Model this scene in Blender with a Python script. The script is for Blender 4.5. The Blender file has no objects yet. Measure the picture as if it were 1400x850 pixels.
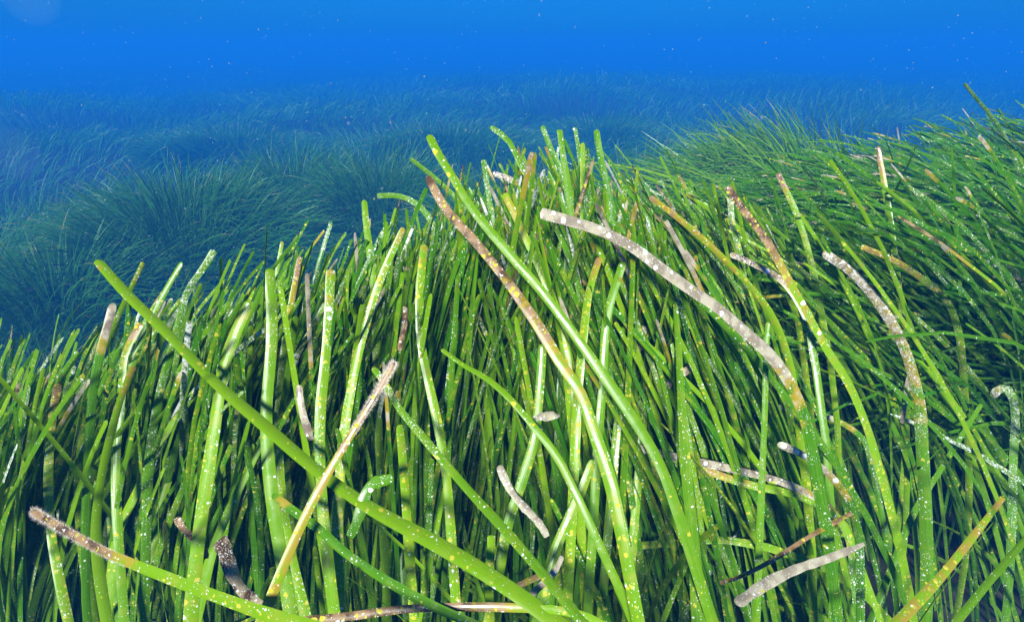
import bpy, math, random
import numpy as np
from mathutils import Vector

random.seed(7)
rng = np.random.default_rng(11)
S = bpy.context.scene
COL = S.collection

# ------------------------------------------------------------------ camera, world, sun, exposure
CAM_Z, PITCH, FPX = 1.0, math.radians(24.0), 800.0      # focal length in photo pixels (photo 1400 x 850)
cam = bpy.data.objects.new('camera', bpy.data.cameras.new('camera'))
COL.objects.link(cam)
cam.location = (0, 0, CAM_Z)
cam.rotation_euler = (math.pi / 2 - PITCH, 0, 0)
cam.data.sensor_fit = 'HORIZONTAL'
cam.data.sensor_width = 36.0
cam.data.lens = FPX / 1400 * 36.0
cam.data.clip_start = 0.02
cam.data.clip_end = 500
S.camera = cam

SUN_EL, SUN_AZ = math.radians(30), math.radians(186)      # azimuth: clockwise from +Y, so behind the camera and a little to its left
w = bpy.data.worlds.new('World')
S.world = w
w.use_nodes = True
nt = w.node_tree
bg = nt.nodes['Background']
sky = nt.nodes.new('ShaderNodeTexSky')
sky.sky_type = 'NISHITA'
sky.sun_disc = False
sky.sun_elevation = SUN_EL
sky.sun_rotation = SUN_AZ
tint = nt.nodes.new('ShaderNodeMix')
tint.data_type = 'RGBA'
tint.blend_type = 'MULTIPLY'
tint.inputs[0].default_value = 1.0
tint.inputs[7].default_value = (0.02, 0.32, 1.0, 1)        # daylight after its way down through the sea
nt.links.new(sky.outputs[0], tint.inputs[6])
nt.links.new(tint.outputs[2], bg.inputs['Color'])
bg.inputs['Strength'].default_value = 0.055

sun = bpy.data.objects.new('sun', bpy.data.lights.new('sun', 'SUN'))
COL.objects.link(sun)
sun.data.energy = 5.0
sun.data.angle = math.radians(9)      # spread by the rippled surface above
sun.data.color = (1.0, 0.97, 0.90)
sd = Vector((math.sin(SUN_AZ) * math.cos(SUN_EL), math.cos(SUN_AZ) * math.cos(SUN_EL), math.sin(SUN_EL)))
sun.rotation_euler = (-sd).to_track_quat('-Z', 'Y').to_euler()

S.view_settings.view_transform = 'Standard'
S.view_settings.look = 'None'
S.view_settings.gamma = 1
S.view_settings.exposure = 1.0
S.render.engine = 'CYCLES'
S.cycles.use_denoising = True
S.cycles.max_bounces = 6
S.cycles.diffuse_bounces = 4
S.cycles.glossy_bounces = 2
S.cycles.transmission_bounces = 3
S.cycles.volume_bounces = 1
S.cycles.sample_clamp_indirect = 4.0

EXT, ALB = (0.090, 0.064, 0.064), (0.010, 0.235, 0.79)      # per metre: red dies first in sea water
HAZE_DENSITY = EXT[0]
HAZE_COLOR = tuple(e * a / HAZE_DENSITY for e, a in zip(EXT, ALB))
HAZE_ABSORB = tuple(max(0.0, 1 - e * (1 - a) / (HAZE_DENSITY * (1 - c))) ** 2 for e, a, c in zip(EXT, ALB, HAZE_COLOR))

# ------------------------------------------------------------------ helpers
def smooth(a, b, x):
    t = np.clip((np.asarray(x, float) - a) / (b - a), 0, 1)
    return t * t * (3 - 2 * t)

CP, SP = math.cos(PITCH), math.sin(PITCH)
def unproject(px, py, d):
    """A point of the photo at the depth d (metres along the view axis)."""
    px, py, d = np.broadcast_arrays(np.asarray(px, float), np.asarray(py, float), np.asarray(d, float))
    x = (px - 700) / FPX * d
    u = (425 - py) / FPX * d
    return np.stack([x, CP * d + SP * u, CAM_Z - SP * d + CP * u], -1)

def project(P):
    x, y, z = P[..., 0], P[..., 1], P[..., 2] - CAM_Z
    d = CP * y - SP * z
    u = SP * y + CP * z
    ds = np.where(d > 0.02, d, 0.02)
    return 700 + FPX * x / ds, 425 - FPX * u / ds, d

def vnoise(x, y, seed=0):
    """Smooth pseudo noise, about -1..1."""
    r = np.random.default_rng(100 + seed)
    out = 0
    for k in range(6):
        a, f, p = r.uniform(0, 6.28), r.uniform(0.6, 1.7), r.uniform(0, 6.28)
        out = out + np.sin(f * (x * math.cos(a) + y * math.sin(a)) + p)
    return out / 2.6

def ground(x, y):
    x = np.asarray(x, float); y = np.asarray(y, float)
    edge = 1.0 + 0.30 * smooth(-0.5, 0.4, x) + 0.6 * smooth(0.4, 1.2, x)
    near = 1 - smooth(edge, edge + 0.9, y)
    g = -0.74 + 0.74 * near + 0.08 * smooth(7, 13, y)
    g = g + 0.16 * smooth(0.5, 1.5, x) * smooth(0.9, 1.6, y) * (1 - smooth(2.4, 3.6, y))
    g = g + 0.17 * vnoise(x * .9, y * .8, 1) * smooth(1.8, 4, y)
    g = g + 0.28 * vnoise(x * .14, y * .14, 5) * smooth(11, 24, y)
    g = g + 0.02 * vnoise(x * 6, y * 6, 2)
    return g

def new_obj(name, mesh, parent=None):
    o = bpy.data.objects.new(name, mesh)
    COL.objects.link(o)
    if parent is not None:
        o.parent = parent
        o.matrix_parent_inverse.identity()
        o.location = -Vector(parent.location) if parent.parent is None else (0, 0, 0)
    return o

def empty(name, loc, label=None, cat=None, group=None):
    o = bpy.data.objects.new(name, None)
    COL.objects.link(o)
    o.location = [float(v) for v in loc]
    o.empty_display_size = 0.02
    tag(o, label, cat, group)
    return o

def tag(o, label=None, cat=None, group=None, kind=None):
    if label: o['label'] = label
    if cat: o['category'] = cat
    if group: o['group'] = group
    if kind: o['kind'] = kind

def make_mesh(name, verts, quads, mat, attrs=None, uv=None, smooth_shade=True, rims=None):
    """verts (n,3), quads (m,4) -> mesh, fast; attrs: {name: (n,) floats}; uv: (n,2) per vertex."""
    me = bpy.data.meshes.new(name)
    verts = np.ascontiguousarray(verts, np.float32); quads = np.ascontiguousarray(quads, np.int32)
    n, m = len(verts), len(quads); k = quads.shape[1]
    me.vertices.add(n); me.vertices.foreach_set('co', verts.ravel())
    me.loops.add(m * k); me.loops.foreach_set('vertex_index', quads.ravel())
    me.polygons.add(m)
    me.polygons.foreach_set('loop_start', np.arange(0, m * k, k, dtype=np.int32))
    me.polygons.foreach_set('loop_total', np.full(m, k, np.int32))
    if smooth_shade:
        me.polygons.foreach_set('use_smooth', np.ones(m, bool))
    if uv is not None:
        l = me.uv_layers.new(name='UVMap')
        l.data.foreach_set('uv', np.ascontiguousarray(uv[quads.ravel()], np.float32).ravel())
    for an, av in (attrs or {}).items():
        a = me.attributes.new(an, 'FLOAT', 'POINT')
        a.data.foreach_set('value', np.ascontiguousarray(av, np.float32))
    me.materials.append(mat)
    me.update(calc_edges=True)
    if rims is not None:        # crisp rims: the lengthwise edges where the two faces of a blade meet
        ev = np.zeros(len(me.edges) * 2, np.int32); me.edges.foreach_get('vertices', ev)
        k_ = ev.reshape(-1, 2) % rims[0]
        a = me.attributes.new('sharp_edge', 'BOOLEAN', 'EDGE')
        a.data.foreach_set('value', (k_[:, 0] == k_[:, 1]) & np.isin(k_[:, 0], rims[1]))
    return me

# ------------------------------------------------------------------ materials
def mat_new(name):
    m = bpy.data.materials.new(name); m.use_nodes = True
    m.node_tree.nodes.clear()
    return m, m.node_tree

class N:
    """Tiny node-graph writer."""
    def __init__(s, nt): s.nt = nt
    def node(s, t, **k):
        n = s.nt.nodes.new(t)
        for a, b in k.items(): setattr(n, a, b)
        return n
    def put(s, sock, v):
        if hasattr(v, 'is_linked') or hasattr(v, 'links'): s.nt.links.new(v, sock)
        else: sock.default_value = v
    def math(s, op, a, b=0.0, clamp=False):
        n = s.node('ShaderNodeMath', operation=op, use_clamp=clamp); s.put(n.inputs[0], a); s.put(n.inputs[1], b); return n.outputs[0]
    def mix(s, f, a, b, mode='MIX'):
        n = s.node('ShaderNodeMix', data_type='RGBA', blend_type=mode); s.put(n.inputs[0], f)
        s.put(n.inputs[6], a if not isinstance(a, tuple) else (*a, 1)); s.put(n.inputs[7], b if not isinstance(b, tuple) else (*b, 1)); return n.outputs[2]
    def ramp(s, v, lo, hi, a=0.0, b=1.0):
        n = s.node('ShaderNodeMapRange', interpolation_type='SMOOTHSTEP'); s.put(n.inputs[0], v)
        for i, x in enumerate((lo, hi, a, b)): s.put(n.inputs[i + 1], x)
        return n.outputs[0]
    def attr(s, name):
        return s.node('ShaderNodeAttribute', attribute_name=name).outputs['Fac']

def leaf_material(detail=True):
    m, nt = mat_new('seagrass_leaf' if detail else 'seagrass_leaf_far_dimmed')
    g = N(nt)
    uv = g.node('ShaderNodeTexCoord').outputs['UV']
    rnd, dead, white, yel, vv = (g.attr(a) for a in ('rnd', 'dead', 'white', 'yellow', 'along'))
    sep = g.node('ShaderNodeSeparateXYZ'); g.put(sep.inputs[0], uv)
    u, v = sep.outputs[0], sep.outputs[1]
    off = g.node('ShaderNodeCombineXYZ'); g.put(off.inputs[0], u); g.put(off.inputs[1], v); g.put(off.inputs[2], g.math('MULTIPLY', rnd, 0.0))
    shift = g.node('ShaderNodeVectorMath', operation='ADD'); g.put(shift.inputs[0], off.outputs[0])
    sh = g.node('ShaderNodeCombineXYZ'); g.put(sh.inputs[0], g.math('MULTIPLY', rnd, 9.1)); g.put(sh.inputs[1], g.math('MULTIPLY', rnd, 5.7)); g.put(shift.inputs[1], sh.outputs[0])
    p = shift.outputs[0]
    wn = g.node('ShaderNodeTexNoise', noise_dimensions='2D'); wn.inputs['Scale'].default_value = 260; wn.inputs['Detail'].default_value = 2; g.put(wn.inputs['Vector'], p)
    wc = g.node('ShaderNodeVectorMath', operation='SCALE'); g.put(wc.inputs[0], wn.outputs['Color']); wc.inputs['Scale'].default_value = 0.0028
    wp = g.node('ShaderNodeVectorMath', operation='ADD'); g.put(wp.inputs[0], p); g.put(wp.inputs[1], wc.outputs[0])
    pw = wp.outputs[0]
    pn = g.node('ShaderNodeTexNoise', noise_dimensions='2D'); pn.inputs['Scale'].default_value = 28; pn.inputs['Detail'].default_value = 2; g.put(pn.inputs['Vector'], p)
    patch = g.ramp(pn.outputs[0], 0.36, 0.66, 0.25, 1.6)
    # green of the living blade; far version darkened to paint in light falloff
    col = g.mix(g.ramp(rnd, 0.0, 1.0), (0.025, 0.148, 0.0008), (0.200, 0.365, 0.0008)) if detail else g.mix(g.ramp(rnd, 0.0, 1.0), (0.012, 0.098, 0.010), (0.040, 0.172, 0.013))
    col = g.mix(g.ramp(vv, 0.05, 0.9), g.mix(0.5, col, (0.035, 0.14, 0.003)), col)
    stretch = g.node('ShaderNodeMapping'); stretch.inputs['Scale'].default_value = (1300, 14, 1); g.put(stretch.inputs[0], p)
    vein = g.node('ShaderNodeTexNoise', noise_dimensions='2D'); vein.inputs['Scale'].default_value = 1.0; vein.inputs['Detail'].default_value = 2; g.put(vein.inputs['Vector'], stretch.outputs[0])
    col = g.mix(g.ramp(vein.outputs[0], 0.40, 0.72, 0.0, 0.34 if detail else 0.05), col, (0.22, 0.44, 0.006))
    blot = g.node('ShaderNodeTexNoise', noise_dimensions='2D'); blot.inputs['Scale'].default_value = 75; blot.inputs['Detail'].default_value = 3; g.put(blot.inputs['Vector'], p)
    col = g.mix(g.math('MULTIPLY', g.ramp(blot.outputs[0], 0.45, 0.72), g.math('MULTIPLY', yel, 0.75)), col, (0.30, 0.33, 0.015))
    # dead tissue: tan, brown and grey mottling
    deadcol = g.mix(g.ramp(blot.outputs[0], 0.38, 0.62), g.mix(g.ramp(rnd, 0.15, 0.5), (0.30, 0.24, 0.17), (0.10, 0.055, 0.028)), g.mix(g.ramp(rnd, 0.2, 0.8), (0.48, 0.41, 0.29), (0.34, 0.20, 0.09)))
    deadn = g.math('ADD', dead, g.math('MULTIPLY', g.math('SUBTRACT', blot.outputs[0], 0.5), 0.9))
    edge_y = g.math('MULTIPLY', g.ramp(deadn, 0.15, 0.45), g.ramp(dead, 0.02, 0.15))
    col = g.mix(edge_y, col, (0.38, 0.27, 0.02))
    dm = g.math('MULTIPLY', g.ramp(deadn, 0.40, 0.62), g.ramp(dead, 0.02, 0.15))
    col = g.mix(dm, col, deadcol)
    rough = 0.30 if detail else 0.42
    if detail:
        def spots(scale, rmin, rmax, amount, seed):
            vo = g.node('ShaderNodeTexVoronoi', voronoi_dimensions='2D', feature='F1'); vo.inputs['Scale'].default_value = scale
            mp = g.node('ShaderNodeVectorMath', operation='ADD'); g.put(mp.inputs[0], pw); mp.inputs[1].default_value = (seed, seed * 1.7, 0); g.put(vo.inputs['Vector'], mp.outputs[0])
            sc = g.node('ShaderNodeSeparateColor'); g.put(sc.inputs[0], vo.outputs['Color'])
            on = g.math('LESS_THAN', sc.outputs[0], g.math('MULTIPLY', amount, patch))
            r = g.math('ADD', g.math('MULTIPLY', g.math('POWER', sc.outputs[1], 3.0), rmax - rmin), rmin)
            return g.math('MULTIPLY', on, g.ramp(g.math('SUBTRACT', r, vo.outputs['Distance']), -0.02, 0.06))
        ys = spots(170, 0.14, 0.42, g.math('MULTIPLY', yel, 0.55), 3.3)
        col = g.mix(ys, col, (0.52, 0.47, 0.03))
        w1 = spots(330, 0.12, 0.42, g.math('ADD', g.math('MULTIPLY', white, 0.55), 0.02), 7.7)
        w2 = spots(760, 0.18, 0.40, g.math('ADD', g.math('MULTIPLY', white, 0.6), 0.028), 12.1)
        cr = g.node('ShaderNodeTexNoise', noise_dimensions='2D'); cr.inputs['Scale'].default_value = 210; cr.inputs['Detail'].default_value = 5; cr.inputs['Roughness'].default_value = 0.75; g.put(cr.inputs['Vector'], p)
        crust = g.ramp(g.math('ADD', cr.outputs[0], g.math('MULTIPLY', g.math('SUBTRACT', white, 1.0), 0.55)), 0.50, 0.60)
        wm = g.math('MAXIMUM', g.math('MAXIMUM', w1, w2), crust)
        col = g.mix(wm, col, (0.78, 0.76, 0.70))
        cover = g.math('MAXIMUM', wm, g.math('MULTIPLY', ys, 0.7))
        rough = g.math('ADD', g.ramp(cover, 0, 1, 0.19, 0.75), g.ramp(blot.outputs[0], 0.3, 0.7, 0.0, 0.16))
    bs = g.node('ShaderNodeBsdfPrincipled')
    g.put(bs.inputs['Base Color'], col); g.put(bs.inputs['Roughness'], rough)
    bs.inputs['Specular IOR Level'].default_value = 0.33 if detail else 0.30
    tr = g.node('ShaderNodeBsdfTranslucent'); g.put(tr.inputs['Color'], g.mix(0.45, col, (0.24, 0.60, 0.01), 'MIX'))
    if detail:
        bp = g.node('ShaderNodeBump'); bp.inputs['Strength'].default_value = 0.30; bp.inputs['Distance'].default_value = 0.0006
        g.put(bp.inputs['Height'], g.math('ADD', g.math('MULTIPLY', vein.outputs[0], 0.5), wm)); g.put(bs.inputs['Normal'], bp.outputs[0])
    ms = g.node('ShaderNodeMixShader'); ms.inputs[0].default_value = 0.27 if detail else 0.22
    nt.links.new(bs.outputs[0], ms.inputs[1]); nt.links.new(tr.outputs[0], ms.inputs[2])
    out = g.node('ShaderNodeOutputMaterial'); nt.links.new(ms.outputs[0], out.inputs['Surface'])
    return m

def plain_material(name, color, rough=0.7, noise=0.25, scale=400, dark=None, alpha=1.0):
    m, nt = mat_new(name); g = N(nt)
    tc = g.node('ShaderNodeTexCoord').outputs['Object']
    no = g.node('ShaderNodeTexNoise'); no.inputs['Scale'].default_value = scale; no.inputs['Detail'].default_value = 4; g.put(no.inputs['Vector'], tc)
    d = dark or tuple(c * (1 - noise * 1.6) for c in color)
    col = g.mix(g.ramp(no.outputs[0], 0.35, 0.65), d, color)
    bs = g.node('ShaderNodeBsdfPrincipled'); g.put(bs.inputs['Base Color'], col); bs.inputs['Roughness'].default_value = rough; bs.inputs['Alpha'].default_value = alpha
    out = g.node('ShaderNodeOutputMaterial'); nt.links.new(bs.outputs[0], out.inputs['Surface'])
    return m

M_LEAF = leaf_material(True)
M_FAR_DIMMED = leaf_material(False)
M_CRUST = plain_material('white_crust', (0.82, 0.80, 0.76), 0.6, 0.15, 1500)
M_YELLOW = plain_material('yellow_crust', (0.55, 0.46, 0.03), 0.6, 0.2, 1200)
M_FUZZ = plain_material('algal_fuzz', (0.62, 0.52, 0.42), 0.8, 0.2, 900)
M_SNOW = plain_material('marine_snow', (0.26, 0.40, 0.48), 0.9, 0.1, 300, None, 0.34)
M_FLOC = plain_material('brown_floc', (0.30, 0.27, 0.20), 0.9, 0.3, 300, None, 0.45)
M_BED = plain_material('seabed_matte', (0.040, 0.036, 0.020), 0.95, 0.4, 22, (0.014, 0.016, 0.010))

# ------------------------------------------------------------------ the water itself and the sea floor
def box(name, lo, hi, mat):
    x0, y0, z0 = lo; x1, y1, z1 = hi
    v = [(x, y, z) for x in (x0, x1) for y in (y0, y1) for z in (z0, z1)]
    f = [(0, 1, 3, 2), (4, 6, 7, 5), (0, 4, 5, 1), (2, 3, 7, 6), (0, 2, 6, 4), (1, 5, 7, 3)]
    me = bpy.data.meshes.new(name); me.from_pydata(v, [], f); me.materials.append(mat); me.update()
    return new_obj(name, me)

mh, nth = mat_new('sea_water')
pv = nth.nodes.new('ShaderNodeVolumePrincipled')
pv.inputs['Color'].default_value = (*HAZE_COLOR, 1)
pv.inputs['Absorption Color'].default_value = (*HAZE_ABSORB, 1)
pv.inputs['Density'].default_value = HAZE_DENSITY
pv.inputs['Anisotropy'].default_value = 0.0
oh = nth.nodes.new('ShaderNodeOutputMaterial')
nth.links.new(pv.outputs[0], oh.inputs['Volume'])
haze = box('haze', (-60, -8, -2.6), (60, 75, 1.75), mh)
tag(haze, 'clear blue sea water that fades the far meadow', None, None, 'stuff')

def build_seabed():
    xs = np.concatenate([np.linspace(-59, -5, 60)[:-1], np.linspace(-5, 5, 150), np.linspace(5, 59, 60)[1:]])
    ys = np.concatenate([np.linspace(-7, 0, 12)[:-1], np.linspace(0, 8, 120), np.linspace(8, 74, 90)[1:]])
    X, Y = np.meshgrid(xs, ys, indexing='ij')
    V = np.stack([X, Y, ground(X, Y)], -1).reshape(-1, 3)
    nx, ny = X.shape
    i = np.arange(nx - 1)[:, None] * ny + np.arange(ny - 1)[None]
    Q = np.stack([i, i + ny, i + ny + 1, i + 1], -1).reshape(-1, 4)
    o = new_obj('seabed', make_mesh('seabed', V, Q, M_BED))
    tag(o, 'dark matted sea floor under the seagrass', None, None, 'structure')
build_seabed()

# ------------------------------------------------------------------ leaves
def profile(closed):
    if closed:      # lens section, thin but solid: (across -1..1, out of plane)
        return np.array([(-1, -0.15), (-0.62, 0.66), (-0.14, 1.02), (0.14, 0.98), (0.62, 0.80), (1, 0.0), (0.96, -0.35), (-0.96, -0.35)])
    return np.array([(-1, 0), (0, 0.55), (1, 0)])

def ribbon(P, W, side, closed=True, tip_round=True, sag=0.075):
    """P (S,3) centreline from root to tip, W (S,) full width, side (S,3) unit. Returns verts, quads, uv, along."""
    T = np.gradient(P, axis=0); T /= np.linalg.norm(T, axis=1, keepdims=True) + 1e-12
    nrm = np.cross(side, T)
    pr = profile(closed); K = len(pr)
    V = P[:, None] + side[:, None] * (pr[None, :, :1] * W[:, None, None] / 2) + nrm[:, None] * (pr[None, :, 1:] * W[:, None, None] * sag)
    n = len(P)
    i = np.arange(n - 1)[:, None] * K
    k = np.arange(K if closed else K - 1)[None]
    k2 = (k + 1) % K
    Q = np.stack([i + k, i + k2, i + K + k2, i + K + k], -1).reshape(-1, 4)
    s = np.concatenate([[0], np.cumsum(np.linalg.norm(np.diff(P, axis=0), axis=1))])
    uvw = np.stack([np.broadcast_to(pr[None, :, 0] * W[:, None] / 2 + (0.02 if False else 0), (n, K)), np.broadcast_to(s[:, None], (n, K))], -1)
    along = np.broadcast_to((s / s[-1])[:, None], (n, K))
    return V.reshape(-1, 3), Q, uvw.reshape(-1, 2), along.reshape(-1)

SVALS = np.concatenate([np.linspace(0, 0.93, 13), [0.965, 0.985, 0.995, 0.9995]])
def tip_width(s, L, W):
    """Blunt round tip: 1 along the blade, 0 at the very end; a gentle taper to the base."""
    r = np.minimum(0.55 * W / L, 0.5)
    t = np.clip((s - (1 - r)) / r, 0, 1)
    return np.sqrt(np.maximum(1 - t * t, 0.0)) * (0.72 + 0.28 * smooth(0.0, 0.35, s))

def catmull(C, t):
    """Centripetal-ish Catmull-Rom through the points C at chord parameters; t in 0..1 of chord length."""
    C = np.asarray(C, float)
    d = np.concatenate([[0], np.cumsum(np.linalg.norm(np.diff(C, axis=0), axis=1))]); d /= d[-1]
    m = np.gradient(C, d, axis=0)
    k = np.clip(np.searchsorted(d, t, side='right') - 1, 0, len(C) - 2)
    h = (d[k + 1] - d[k])[:, None]; x = ((t - d[k])[:, None]) / h
    return ((2 * x**3 - 3 * x**2 + 1) * C[k] + (x**3 - 2 * x**2 + x) * h * m[k] + (-2 * x**3 + 3 * x**2) * C[k + 1] + (x**3 - x**2) * h * m[k + 1])

class Leaf:
    """One blade: centreline, widths, side vectors and the values that colour it."""
    def __init__(s, P, W, side, rnd, dead, white, yellow):
        s.P, s.W, s.side, s.rnd, s.dead, s.white, s.yellow = P, W, side, rnd, dead, white, yellow
    def mesh(s, name='leaf', closed=True):
        V, Q, uv, al = ribbon(s.P, s.W, s.side, closed)
        K = len(V) // len(s.P)
        rep = lambda a: np.repeat(np.broadcast_to(np.asarray(a, float), (len(s.P),)), K)
        return make_mesh(name, V, Q, M_LEAF, rims=(K, (0, 5, 6, 7)) if closed else None, attrs={'rnd': rep(s.rnd), 'dead': rep(s.dead), 'white': rep(s.white), 'yellow': rep(s.yellow), 'along': al}, uv=uv)

# ---- coarse depth buffer over the photo frame, used to see which blades stand in front
BW, BH, BS = 350, 213, 4.0
hero_z = np.full((BH, BW), 9e9)
key_z = np.full((BH, BW), 9e9)
def samples(P, W, side, across=(-0.4, 0, 0.4), up=5):
    """Dense points over blades: P (...,S,3)."""
    S_ = P.shape[-2]
    t = np.linspace(0, S_ - 1.001, (S_ - 1) * up)
    i = t.astype(int); f = (t - i)[:, None]
    Pm = P[..., i, :] * (1 - f) + P[..., i + 1, :] * f
    Sd = side[..., i, :]
    Wm = W[..., i]
    return np.stack([Pm + Sd * (Wm * a)[..., None] for a in across], -2).reshape(*P.shape[:-2], -1, 3)
def cells(pts):
    x, y, d = project(pts)
    cx = np.floor(x / BS).astype(int); cy = np.floor(y / BS).astype(int)
    ok = (cx >= 0) & (cx < BW) & (cy >= 0) & (cy < BH) & (d > 0.1)
    return np.clip(cx, 0, BW - 1), np.clip(cy, 0, BH - 1), d, ok
def splat(pts, buf):
    cx, cy, d, ok = cells(pts)
    np.minimum.at(buf, (cy[ok], cx[ok]), d[ok])
def blocks(pts, limit=14):
    """Which blades (leading axis) stand in front of a leading blade over more than LIMIT samples."""
    cx, cy, d, ok = cells(pts)
    hit = ok & (d < hero_z[cy, cx] - 0.004) & (hero_z[cy, cx] < 1e9)
    top = ok & (d < key_z[cy, cx] - 0.004) & (key_z[cy, cx] < 1e9)
    return (hit.sum(-1) > limit) | (top.sum(-1) > 3)

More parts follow.
